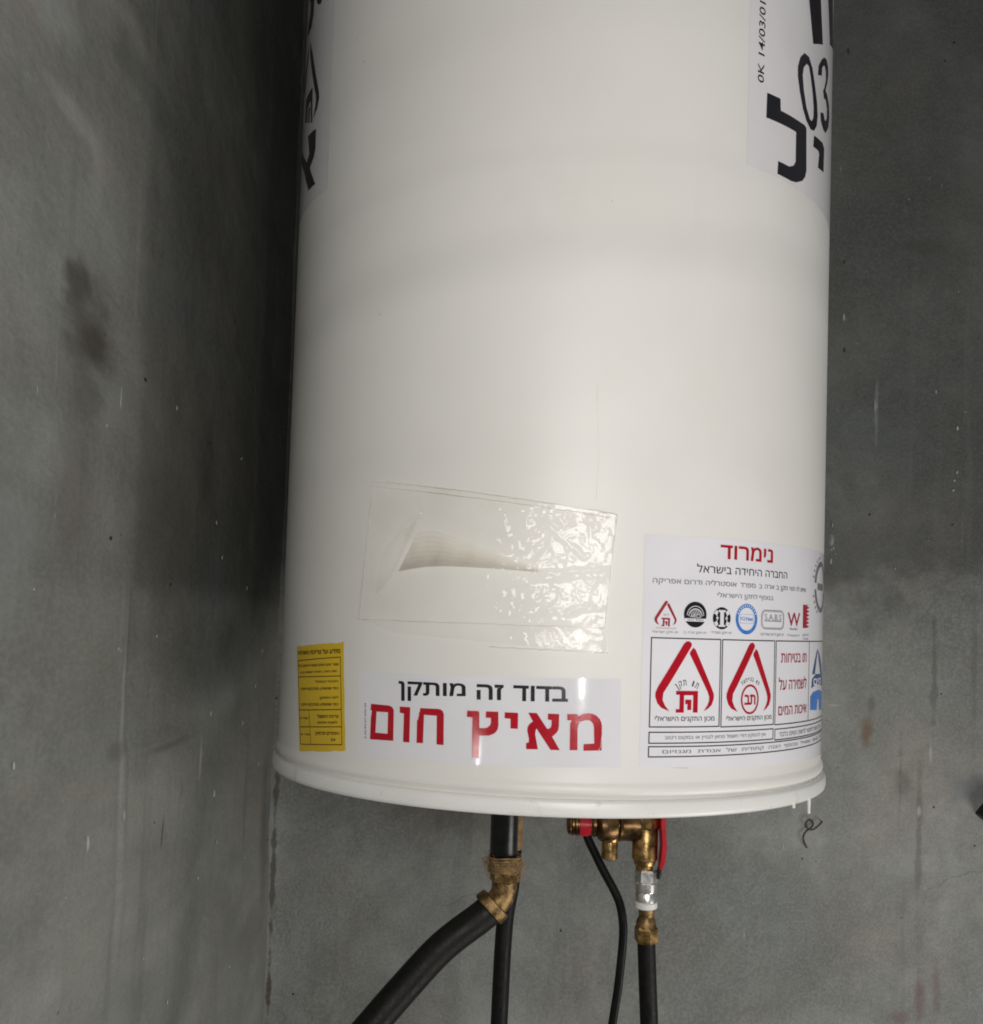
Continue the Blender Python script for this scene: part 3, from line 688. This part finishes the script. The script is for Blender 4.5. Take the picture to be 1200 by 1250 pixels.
wt1.rect((90.6, 5.0), (109.4, 7.3)); wt1.t('ARCS', 95.2, 105, 7.9, 10.6, .01)
for k in range(9): wt1.ring((100, 9.4), 5.2 - k * .5, 4.9 - k * .45, .16, a0=20, a1=160, n=12)
gry2 = Print(.00062); gry2.t('ISO 9001', 93, 107, 5.5, 6.9, .01)
bd2.disc((125, 8.2), 8.8, 8.6)
wt2.poly([(123.2, 2.2), (126.8, 2.2), (126.8, 13.6), (123.2, 13.6)]).rect((121.6, 13.0), (128.4, 14.6)).rect((121.6, 1.6), (128.4, 3.0))
for sx in (-1, 1):
    for dz in (-1, 1): wt2.disc((125 + sx * 5.4, 8.2 + dz * 4.4), 1.5, 1.7, n=14)
    wt2.ring((125 + sx * 8.4, 8.2), 4.4, 4.2, .7, a0=90 if sx > 0 else -90, a1=270 if sx > 0 else 90, n=16)
    wt2.rect((125 + sx * 4.6 - 1.1, 7.7), (125 + sx * 4.6 + 1.1, 8.9))
rmk.ring((151.4, 8.3), 12.2, 12.1, 3.0)
for k in range(11):
    a = R_(24 + k * 13.2); wt3.poly([(151.4 + (10.7 + dr) * math.cos(a + da), 8.3 + (10.7 + dr) * math.sin(a + da)) for dr, da in ((-.8, -.045), (.8, -.045), (.8, .045), (-.8, .045))])
rmk.t('Net', 150.6, 158.4, 6.9, 10.0, .015); rmk.t('IQ', 144.6, 149.6, 6.9, 10.0, .0); rmk.line([(144, 12), (158.8, 12), (158.8, 5), (144, 5)], .18, True)
def rrect(pr, x0, x1, z0, z1, r, wd):
    L = []
    for cx_, cz_, a0 in ((x1 - r, z1 - r, 0), (x0 + r, z1 - r, 90), (x0 + r, z0 + r, 180), (x1 - r, z0 + r, 270)):
        L += [(cx_ + r * math.cos(R_(a0 + q * 18)), cz_ + r * math.sin(R_(a0 + q * 18))) for q in range(6)]
    pr.line(L, wd, True)
rrect(sab, 169, 199.8, 1.2, 16.0, 4.5, .7); rrect(sab, 170.2, 198.6, 2.2, 15.0, 4, .25)
sab.t('S.A.B.S', 173, 196, 8.2, 13.0, -.004); sab.rect((173, 7.2), (196, 7.8))
wmk.t('W', 206, 229, 4.0, 15.2, .012); gry.t('WaterMark', 209.5, 225, .9, 2.6, .01)
smk.poly([(235.2, 2.8), (235.0, 22.6), (250, 22.8)] + [(243 if i % 2 == 0 else 250.5, 22.0 - i * 1.62) for i in range(12)] + [(243, 2.9)])
# ring emblem on the right, broken by a band
for a0, a1 in ((12, 172), (188, 348)): gem.ring((292, 40), 27.5, 23.0, 6.4, 4.6, a0=a0, a1=a1)
gem.rect((276, 37), (308, 43))
for k in range(12):
    a = R_(100 + k * 12.5)
    if abs(math.degrees(a) - 180) > 9: gem.poly([(292 + (32 + dr) * math.cos(a + da), 40 + (26.4 + dr * .8) * math.sin(a + da)) for dr, da in ((-1.6, -.04), (1.6, -.03), (1.6, .04), (-1.6, .03))])
# blue emblem in the last panel
nav.poly([(262, -37), (268, -28), (276, -18), (281, -15), (276, -26), (271, -37)]).poly([(281, -15), (290, -20), (304, -30), (312, -40), (300, -38), (288, -26)])
nav.poly([(260, -49), (262, -41), (275, -37), (300, -38), (316, -42), (314, -49), (295, -47), (275, -46)])
blu.poly([(257.5, -67.5), (257.5, -56), (266, -52.5), (290, -51.5), (316, -54.5), (314, -70.5), (294, -70), (291, -60), (284, -59.5), (281, -69)])
wt4.t('מים', 266, 300, -46.4, -40.8, .02)
for pr, nm, mt, kd in ((blk, 'lettering', M_BLACK, 'stuff'), (gry, 'small_lettering', M_GREY, 'stuff'), (red, 'title_lettering', M_RED, None), (dkr, 'panel_lettering', M_DKRED, 'stuff'),
                       (frm, 'printed_frame', M_BLACK, None), (em1, 'drop_emblem', M_RED, None), (em2, 'drop_emblem', M_RED, None), (dmk, 'drop_emblem', M_DKRED, None), (wmk, 'letter_emblem', M_DKRED, None),
                       (smk, 'saw_tooth_emblem', M_DKRED, None), (bd1, 'round_badge', M_BLACK, None), (bd2, 'round_badge', M_BLACK, None), (rmk, 'ring_badge', M_BLUE, None), (sab, 'oval_badge', M_GREY, None),
                       (gem, 'ring_emblem', M_GREY, None), (nav, 'navy_emblem', M_NAVY, None), (blu, 'blue_emblem', M_BLUE, None),
                       (wt1, 'badge_lettering', M_WHITEINK, None), (wt2, 'badge_lettering', M_WHITEINK, None), (wt3, 'badge_lettering', M_WHITEINK, None), (wt4, 'badge_lettering', M_WHITEINK, None), (gry2, 'badge_lettering', M_GREY, None)):
    hang(pr.done(nm, mt, CERT, kd))

# --- yellow energy sticker
YEL = sheet('energy_sticker', ((-276.8, -27.3), (-196.1, -20.7), (-189.0, -108.2), (-260.5, -117.1)), M_YELLOW, H, ragged=.25); hang(YEL)
p = Print(.00036)
p.text('מידע על צריכת האנרגיה', *D['y_title'], .028)
for k, s in (('y1', 'אוגר מים חמים שמשי לחימום ביתי'), ('y2', 'שם היצרן: נימרוד תעשיות בע"מ'), ('y3', 'הקיבול הנומינלי'), ('y4', 'כפי שמופיע במדבקת היצרן'), ('y5', 'דגם המתקן'), ('y6', 'כפי שמופיע במדבקת היצרן'), ('y7', 'צריכת החשמל'), ('y8', '(לשעת שימוש)'), ('y9', 'הפסדים תרמיים'), ('y10', 'ל 24 שעות'), ('y11', 'קוט"ש'), ('y12', 'קוט"ש')):
    p.text(s, *D[k], .024)
p.line(D['y_box'], .7, True); p.line(D['y_h1'], .7); p.line(D['y_h2'], .7); p.line(D['y_h3'], .7); p.line(D['y_v'], .6)
hang(p.done('lettering', M_BROWNINK, YEL, 'stuff'))

# --- large stickers near the top, cut by the frame
TR = sheet('brand_sticker', ((141, 700), (352, 700), (352, 376), (141, 372)), M_PAPER2, H); hang(TR)
p = Print(.00036)
p.poly(D['tr_kaf']).poly(D['tr_zero'], D['tr_zero_hole']).poly(D['tr_three']).poly(D['tr_yod']).poly(D['tr_bar']).poly(D['tr_bar2'])
a, b, c, d = D['tr_date']
p.text('0K 14/03/01 0705', (158.6, 444.0), (159.5, 546.0), (151.2, 444.0), (152.2, 546.0), .006)
hang(p.done('lettering', M_BLACK, TR))
TL = sheet('brand_sticker', ((-362, 700), (-249, 700), (-248.5, 374), (-362, 376)), M_PAPER2, H); hang(TL)
p = Print(.00036)
for k in ('tl_stem', 'tl_diag', 'tl_armr', 'tl_arml', 'tl_sign', 'tl_sign2', 'tl_zero', 'tl_blob'): p.poly(D[k])
hang(p.done('lettering', M_BLACK, TL))
TL['label'] = 'brand sticker on the shaded left flank with black emblem'
TR['label'] = 'brand sticker on the right flank with black numerals'

# --- clear plastic pocket stuck on the front
def seg_d(P, a, b):
    a = np.array(a, float); b = np.array(b, float); ab = b - a
    t = np.clip(((P - a) @ ab) / (ab @ ab), 0, 1)
    return np.linalg.norm(P - (a + t[..., None] * ab), axis=-1)
def film(name, corners, nx, ny, hfun, parent, mat=None):
    tl, tr, br, bl = (np.array(c, float) for c in corners)
    u, v = np.meshgrid(np.linspace(0, 1, nx), np.linspace(0, 1, ny))
    P = ((bl * (1 - u[..., None]) + br * u[..., None]) * (1 - v[..., None]) + (tl * (1 - u[..., None]) + tr * u[..., None]) * v[..., None])
    h = hfun(P, u, v)
    verts = [onto(P[j, i, 0] / 1000, P[j, i, 1] / 1000, h[j, i] / 1000) for j in range(ny) for i in range(nx)]
    faces = [(j * nx + i, j * nx + i + 1, (j + 1) * nx + i + 1, (j + 1) * nx + i) for j in range(ny - 1) for i in range(nx - 1)]
    me = bpy.data.meshes.new(name); me.from_pydata(verts, [], faces)
    for q in me.polygons: q.use_smooth = True
    return link(name, me, mat or M_FILM, parent)
def h_pocket(P, u, v):
    edge = np.clip(np.minimum(np.minimum(u, 1 - u) * 14, np.minimum(v, 1 - v) * 9), 0, 1)
    s, z = P[..., 0], P[..., 1]
    crink = np.clip((s + 150) / 130, .25, 1)
    r1 = 1 - np.abs(fbm(s / 100, z / 100, 5.5, 60, 3)) * 2.6; r2 = 1 - np.abs(fbm(s / 100 + z / 180, z / 100 - s / 300, 12, 66, 3)) * 2.6
    h = .5 + edge * crink * (1.3 * np.clip(r1, 0, 1) ** 3 + .8 * np.clip(r2, 0, 1) ** 3 + .35 * fbm(s / 100, z / 100, 26, 70, 2))
    for a, b, hh, wd in (((-121, 98), (-121, 81), .8, 2), ((-121, 81), (-143, 39), 1.6, 2.6), ((-143, 39), (-157, 20), 1.2, 2.4), ((-137, 72), (-118, 84), 1.0, 2), ((-152, 52), (-137, 72), .8, 3),
                         ((-112, 40), (-60, 40), 1.0, 2.2), ((-60, 40), (-22, 37), 1.4, 2.4), ((-22, 37), (27, 42), 1.4, 2), ((-93, 66), (-55, 52), 1.2, 6), ((-55, 52), (-22, 38), 1.2, 4),
                         ((-150, 12), (-112, -1), .8, 3), ((-25, 78), (10, 50), 1.0, 2), ((-15, 60), (-28, 42), 1.0, 2)):
        h = h + edge * hh * np.exp(-(seg_d(P, a, b) / wd) ** 2)
    return h
POCKET = film('plastic_pocket', D['film'], 190, 100, h_pocket, H); hang(POCKET)
fl = film('pocket_flap', ((-178.0, -1.0), (25.5, -2.6), (29.2, -20.5), (-140.0, -11.0)), 150, 20,
          lambda P, u, v: .9 + .5 * np.clip(1 - np.abs(fbm(P[..., 0] / 100, P[..., 1] / 100, 9, 80, 3)) * 3, 0, 1) ** 2 * np.clip((P[..., 0] + 90) / 60, .1, 1), POCKET); hang(fl)
def pleat(tops, bots, lift):
    """a folded-over tongue of the film between an upper and a lower edge line"""
    n = 60; T = smooth_path([(a, b, 0) for a, b in tops], 12); B = smooth_path([(a, b, 0) for a, b in bots], 12)
    pick = lambda L, u: L[min(int(u * (len(L) - 1)), len(L) - 2)].lerp(L[min(int(u * (len(L) - 1)), len(L) - 2) + 1], u * (len(L) - 1) - min(int(u * (len(L) - 1)), len(L) - 2))
    vs = []; m = 16
    for i in range(n + 1):
        a, b = pick(T, i / n), pick(B, i / n)
        for k in range(m + 1):
            q = b.lerp(a, k / m); h = lift + .15 * math.sin(math.pi * k / m) + .12 * float(vnoise(np.array(q.x / 100), np.array(q.y / 100), 9, 91))
            vs.append(onto(q.x / 1000, q.y / 1000, h / 1000))
    fs = [(i * (m + 1) + k, (i + 1) * (m + 1) + k, (i + 1) * (m + 1) + k + 1, i * (m + 1) + k + 1) for i in range(n) for k in range(m)]
    me = bpy.data.meshes.new('pleat'); me.from_pydata(vs, [], fs)
    for q in me.polygons: q.use_smooth = True
    return link('pleat', me, M_FOLD, POCKET)
base = [(-138, 37), (-108, 41), (-70, 40.5), (-26, 38)]
for k in range(7):
    t = k / 7.5
    top = [(-138 + 16 * (1 - t), 37 + 30 * (1 - t)), (-104, 41 + 27 * (1 - t)), (-66, 40.5 + 15 * (1 - t)), (-22, 38 + 2.5 * (1 - t))]
    hang(pleat(top, base, 1.5 + .16 * k))
for k in range(1):
    hang(pleat([(-156 + k, 50), (-140, 66 - 6 * k), (-123, 76 - 10 * k)], [(-160, 18 + 5 * k), (-150, 27 + 4 * k), (-140, 40 + 2 * k)], 1.6 + .3 * k))
bm = bmesh.new()
for A, B, wv in (((-167.3, 110.1), (33.5, 83.6), .5), ((33.5, 83.6), (26, -2.3), .4), ((26, -2.3), (-178.5, -1.3), .5), ((-178.5, -1.3), (-167.3, 110.1), .3), ((-165, 105), (30, 80.6), .4), ((29.2, -20.5), (-60, -19), .6)):
    pts = []
    for i in range(60):
        t = i / 59; x = A[0] + (B[0] - A[0]) * t + wv * random.uniform(-.5, .5); z = A[1] + (B[1] - A[1]) * t + wv * random.uniform(-.5, .5)
        pts.append(onto(x / 1000, z / 1000, .0007))
    tube(bm, pts, .00055, 6, 1)
hang(obj('welded_seam', bm, M_SEAM, POCKET, smooth=80))

# ------------------------------------------------------------------ outlet pipe with its brass elbow
T = thing('outlet_pipe', 'thick black insulated pipe leaving heater through a brass elbow and sloping down to the left', 'pipe', (.0215, 1.0, -.236))
def at0(o, t):
    L = Vector(t.location)
    for v in o.data.vertices: v.co -= L
    return o
bm = bmesh.new(); lathe(bm, [(-.134, .0139), (-.234, .0139), (-.2365, .0128), (-.2365, .006)], (.0208, 1.0, 0), (0, 0, 1), 40)
at0(obj('upper_sleeve', bm, M_PIPE, T, smooth=50), T)
bm = bmesh.new()
lathe(bm, [(-.2352, .0150), (-.2366, .0166), (-.2480, .0166), (-.2500, .0150)], (.0222, 1.0, 0), (0, 0, 1), 36)
lathe(bm, [(-.2470, .0120), (-.2640, .0116)], (.0226, 1.0, 0), (0, 0, 1), 30)
at0(obj('brass_collar', bm, M_BRASSD, T, smooth=35), T)
bm = bmesh.new(); hexnut(bm, -.2605, -.2485, .0152, (.0226, 1.0, 0), (0, 0, 1), R_(20))
at0(obj('brass_nut', bm, M_BRASS, T, smooth=20), T)
DIR = Vector((-.70, -.16, -.67)).normalized()
E0 = Vector((.0226, 1.0, -.258)); E1 = Vector((.0100, .997, -.2855))
bm = bmesh.new(); tube(bm, [E0, Vector((.0222, 1.0, -.270)), Vector((.0175, .999, -.279)), E1], .0128, 24, 6)
at0(obj('brass_elbow', bm, M_BRASSD, T, smooth=60), T)
bm = bmesh.new(); lathe(bm, [(-.007, .0150), (-.006, .0178), (.0, .0186), (.0035, .0186), (.0045, .0174), (.004, .0160), (.001, .0158)], E1, DIR, 40, caps=False)
lathe(bm, [(-.004, .0146), (-.004, .001)], E1, DIR, 40, caps=False)
at0(obj('brass_ferrule', bm, M_BRASSD, T, smooth=40), T)
bm = bmesh.new(); tube(bm, [E1 + DIR * -.002, E1 + DIR * .012, Vector((-.0370, .985, -.3220)), Vector((-.0730, .973, -.3590)), Vector((-.1040, .960, -.3930)), Vector((-.150, .945, -.445)), Vector((-.23, .93, -.53))], .0152, 40, 8)
at0(obj('sloping_sleeve', bm, M_RUBBER, T, smooth=60), T)
# hemp fibres wound on the thread
bm = bmesh.new()
for i in range(150):
    a = random.uniform(0, 2 * math.pi); z = random.gauss(-.243, .0055); r0 = .0150
    c = Vector((.0222, 1.0, z)); d = Vector((math.cos(a), math.sin(a), 0)); tt = Vector((-math.sin(a), math.cos(a), 0))
    k = random.uniform(.2, 1); pts = [c + d * r0]
    for q in range(1, 5):
        pts.append(c + d * (r0 + .0016 * q * k + random.uniform(-.0005, .0008)) + tt * (.0032 * q) + Vector((0, 0, random.uniform(-.0016, .0012) * q)))
    tube(bm, pts, .00016, 4, 2)
for i in range(22):
    z = -.2345 - i * .0007; ph = random.uniform(0, 6.28)
    tube(bm, [(.0222 + (.0163 + random.uniform(0, .0008)) * math.cos(ph + q * .42), 1.0 + .0166 * math.sin(ph + q * .42), z + .0006 * math.sin(q * 1.3 + ph)) for q in range(14)], .0004, 5, 2)
at0(obj('hemp_fibre', bm, M_HEMP, T, smooth=80, kind='stuff'), T)

T = thing('straight_pipe', 'straight black pipe hanging down behind the brass elbow', 'pipe', (.0300, 1.05, -.26))
bm = bmesh.new(); tube(bm, [(.0325, 1.05, -.134), (.0320, 1.05, -.200), (.0312, 1.05, -.270), (.0252, 1.05, -.319), (.0226, 1.05, -.421), (.0200, 1.05, -.60)], .0090, 28, 6)
at0(obj('sleeve', bm, M_RUBBER, T, smooth=60), T)
bm = bmesh.new(); lathe(bm, [(-.140, .0090), (-.142, .0098), (-.236, .0098), (-.239, .0092)], (.0320, 1.05, 0), (0, 0, 1), 28)
at0(obj('thread_wrap', bm, M_HEMP, T, smooth=40), T)

# ------------------------------------------------------------------ safety valve and feed pipe
T = thing('safety_valve', 'brass safety valve with red lever and red ring screwed under the heater', 'valve', (.1630, 1.0, -.20))
UP = (0, 0, 1); XA = (1, 0, 0); VC = (.1628, 1.0, 0)
bm = bmesh.new(); lathe(bm, [(-.134, .0115), (-.190, .0115), (-.2025, .0120), (-.2040, .0128), (-.2330, .0128), (-.2350, .0112), (-.2385, .0105), (-.2400, .0088), (-.2440, .0088)], VC, UP, 40)
at0(obj('valve_body', bm, M_BRASS, T, smooth=35), T)
bm = bmesh.new(); hexnut(bm, -.2035, -.184, .0146, VC, UP, R_(15)); at0(obj('upper_nut', bm, M_BRASS, T, smooth=20), T)
HZ = (0, 1.0, -.2010)
bm = bmesh.new(); lathe(bm, [(.107, .0100), (.110, .0122), (.1125, .0122), (.1135, .0108), (.1150, .0140), (.1180, .0162), (.1300, .0162), (.1335, .0138), (.1350, .0138), (.1365, .0156), (.1385, .0152), (.1400, .0150), (.1560, .0158)], HZ, XA, 40)
at0(obj('side_branch', bm, M_BRASS_SHADE, T, smooth=35), T)
bm = bmesh.new(); lathe(bm, [(.0955, .0100), (.0962, .0116), (.1050, .0116), (.1060, .0104), (.1100, .0104)], HZ, XA, 36)
at0(obj('red_ring', bm, M_REDPL, T, smooth=35), T)
bm = bmesh.new(); lathe(bm, [(.0838, .0070), (.0845, .0092), (.0865, .0106), (.0880, .0102), (.0888, .0112), (.0905, .0112), (.0912, .0104), (.0922, .0113), (.0940, .0113), (.0948, .0104), (.0962, .0104)], HZ, XA, 36)
at0(obj('end_cap', bm, M_BRASS_SHADE, T, smooth=35), T)
bm = bmesh.new(); lathe(bm, [(-.208, .0088), (-.2160, .0088), (-.2172, .0080), (-.2185, .0082), (-.2335, .0082), (-.2345, .0074), (-.2345, .0050), (-.2230, .0048)], (.1275, 1.0, 0), UP, 32, caps=False)
at0(obj('discharge_nozzle', bm, M_BRASS, T, smooth=35), T)
bm = bmesh.new()
PL = smooth_path([(.1772, .996, -.150), (.1785, .996, -.178), (.1792, .996, -.200), (.1805, .996, -.218), (.1795, .996, -.232), (.1778, .996, -.2415)], 6)
prev = None
for i, q in enumerate(PL):
    tt = (PL[min(i + 1, len(PL) - 1)] - PL[max(i - 1, 0)]).normalized(); nn = Vector((tt.z, 0, -tt.x)); k = i / (len(PL) - 1)
    hw = .0075 * (1 - .25 * max(0, (k - .8) / .2) ** 2); th = .0027 if k < .8 else .0027 - .0011 * (k - .8) / .2
    ring = [bm.verts.new(q + nn * (th * a) + Vector((0, hw * b, 0))) for a, b in ((-1, -.8), (-.7, -1), (.7, -1), (1, -.8), (1, .8), (.7, 1), (-.7, 1), (-1, .8))]
    if prev:
        for j in range(8): bm.faces.new((prev[j], prev[(j + 1) % 8], ring[(j + 1) % 8], ring[j]))
    else: bm.faces.new(ring[::-1])
    prev = ring
bm.faces.new(prev); at0(obj('red_lever', bm, M_REDPL, T, smooth=40), T)
bm = bmesh.new(); tube(bm, [(.1776, .997, -.2405), (.1770, .997, -.247), (.1768, .998, -.252)], .0022, 10, 4)
at0(obj('lever_stop', bm, M_CABLE, T, smooth=60), T)

T = thing('feed_pipe', 'black feed pipe hanging from the nickel union and brass nut under the safety valve', 'pipe', (.1655, 1.0, -.315))
VC2 = (.1652, 1.0, 0)
bm = bmesh.new(); hexnut(bm, -.2570, -.2435, .0118, VC2, UP, R_(24))
at0(obj('union_nut', bm, M_STEEL, T, smooth=20), T)
bm = bmesh.new(); lathe(bm, [(-.2560, .0096), (-.2572, .0108), (-.2648, .0108), (-.2660, .0098), (-.2672, .0106), (-.2752, .0106), (-.2765, .0096), (-.2800, .0090)], VC2, UP, 40)
at0(obj('union_body', bm, M_STEEL, T, smooth=35), T)
bm = bmesh.new(); lathe(bm, [(-.2755, .0100), (-.2762, .0114), (-.2810, .0114), (-.2822, .0100)], VC2, UP, 40)
at0(obj('white_washer', bm, M_WASHER, T, smooth=35), T)
bm = bmesh.new(); lathe(bm, [(-.2800, .0080), (-.2860, .0080), (-.2900, .0072), (-.2950, .0098), (-.3010, .0100), (-.3030, .0085)], (.1660, 1.0, 0), UP, 36)
at0(obj('brass_adapter', bm, M_BRASSD, T, smooth=35), T)
bm = bmesh.new(); hexnut(bm, -.3160, -.3000, .0120, (.1664, 1.0, 0), UP, R_(10))
at0(obj('compression_nut', bm, M_BRASS, T, smooth=20), T)
bm = bmesh.new(); tube(bm, [(.1664, 1.0, -.310), (.1668, 1.0, -.320), (.1690, 1.0, -.358), (.1714, 1.0, -.397), (.1740, 1.0, -.450), (.178, 1.0, -.60)], .0090, 30, 6)
at0(obj('sleeve', bm, M_RUBBER, T, smooth=60), T)

T = thing('power_cable', 'thin black power cable curving down between the brass elbow and the feed pipe', 'cable', (.104, 1.03, -.2183))
bm = bmesh.new(); tube(bm, [(x * 1.03, 1.03, z * 1.03) for x, z in ((.094, -.131), (.0985, -.190), (.1042, -.212), (.113, -.230), (.122, -.247), (.132, -.264), (.139, -.279), (.1425, -.296), (.1432, -.311), (.1418, -.335), (.139, -.365), (.135, -.395), (.128, -.45), (.12, -.54))], .0045, 16, 5)
at0(obj('cable_sheath', bm, M_CABLE, T, smooth=70), T)

# ------------------------------------------------------------------ small things on the rear wall
T = thing('tie_wire', 'short looped rusty tie wire poking out of the concrete below the heater', 'wire', (.456, YW, -.270))
bm = bmesh.new()
y0 = YW - .010
pts = [(.476, YW + .002, -.266), (.473, y0, -.2665), (.467, y0, -.2725), (.4615, y0, -.2765), (.456, y0 - .001, -.2765), (.4520, y0, -.2725), (.4515, y0, -.2680), (.4545, y0, -.2635), (.4590, y0 + .001, -.2640), (.4620, y0 + .002, -.2690), (.4600, y0 + .003, -.2740), (.455, y0 + .003, -.2775), (.4500, y0 + .002, -.2830), (.4478, y0, -.2890), (.4500, y0, -.2960), (.4535, y0 + .002, -.3025)]
tube(bm, pts, .0011, 8, 5)
at0(obj('wire_strand', bm, M_RUST, T, smooth=60), T)
T = thing('pipe_bracket', 'black square bracket box on the concrete wall at the right edge', 'bracket', (.712, YW, -.246))
M45 = Matrix.Rotation(R_(38), 3, 'Y')
bm = bmesh.new(); box(bm, (.7145, YW - .016, -.2455), (.034, .036, .034), .003, M45); at0(obj('bracket_box', bm, M_CABLE, T, smooth=30), T)
bm = bmesh.new(); box(bm, (.7145, YW - .036, -.2455), (.030, .005, .030), .0015, M45); at0(obj('bracket_lid', bm, M_RUBBER, T, smooth=30), T)
bm = bmesh.new(); lathe(bm, [(.0, .0042), (.003, .0042), (.004, .003)], (.7145, YW - .038, -.2455), (0, -1, 0), 6); at0(obj('bolt', bm, M_RUST, T, smooth=20), T)
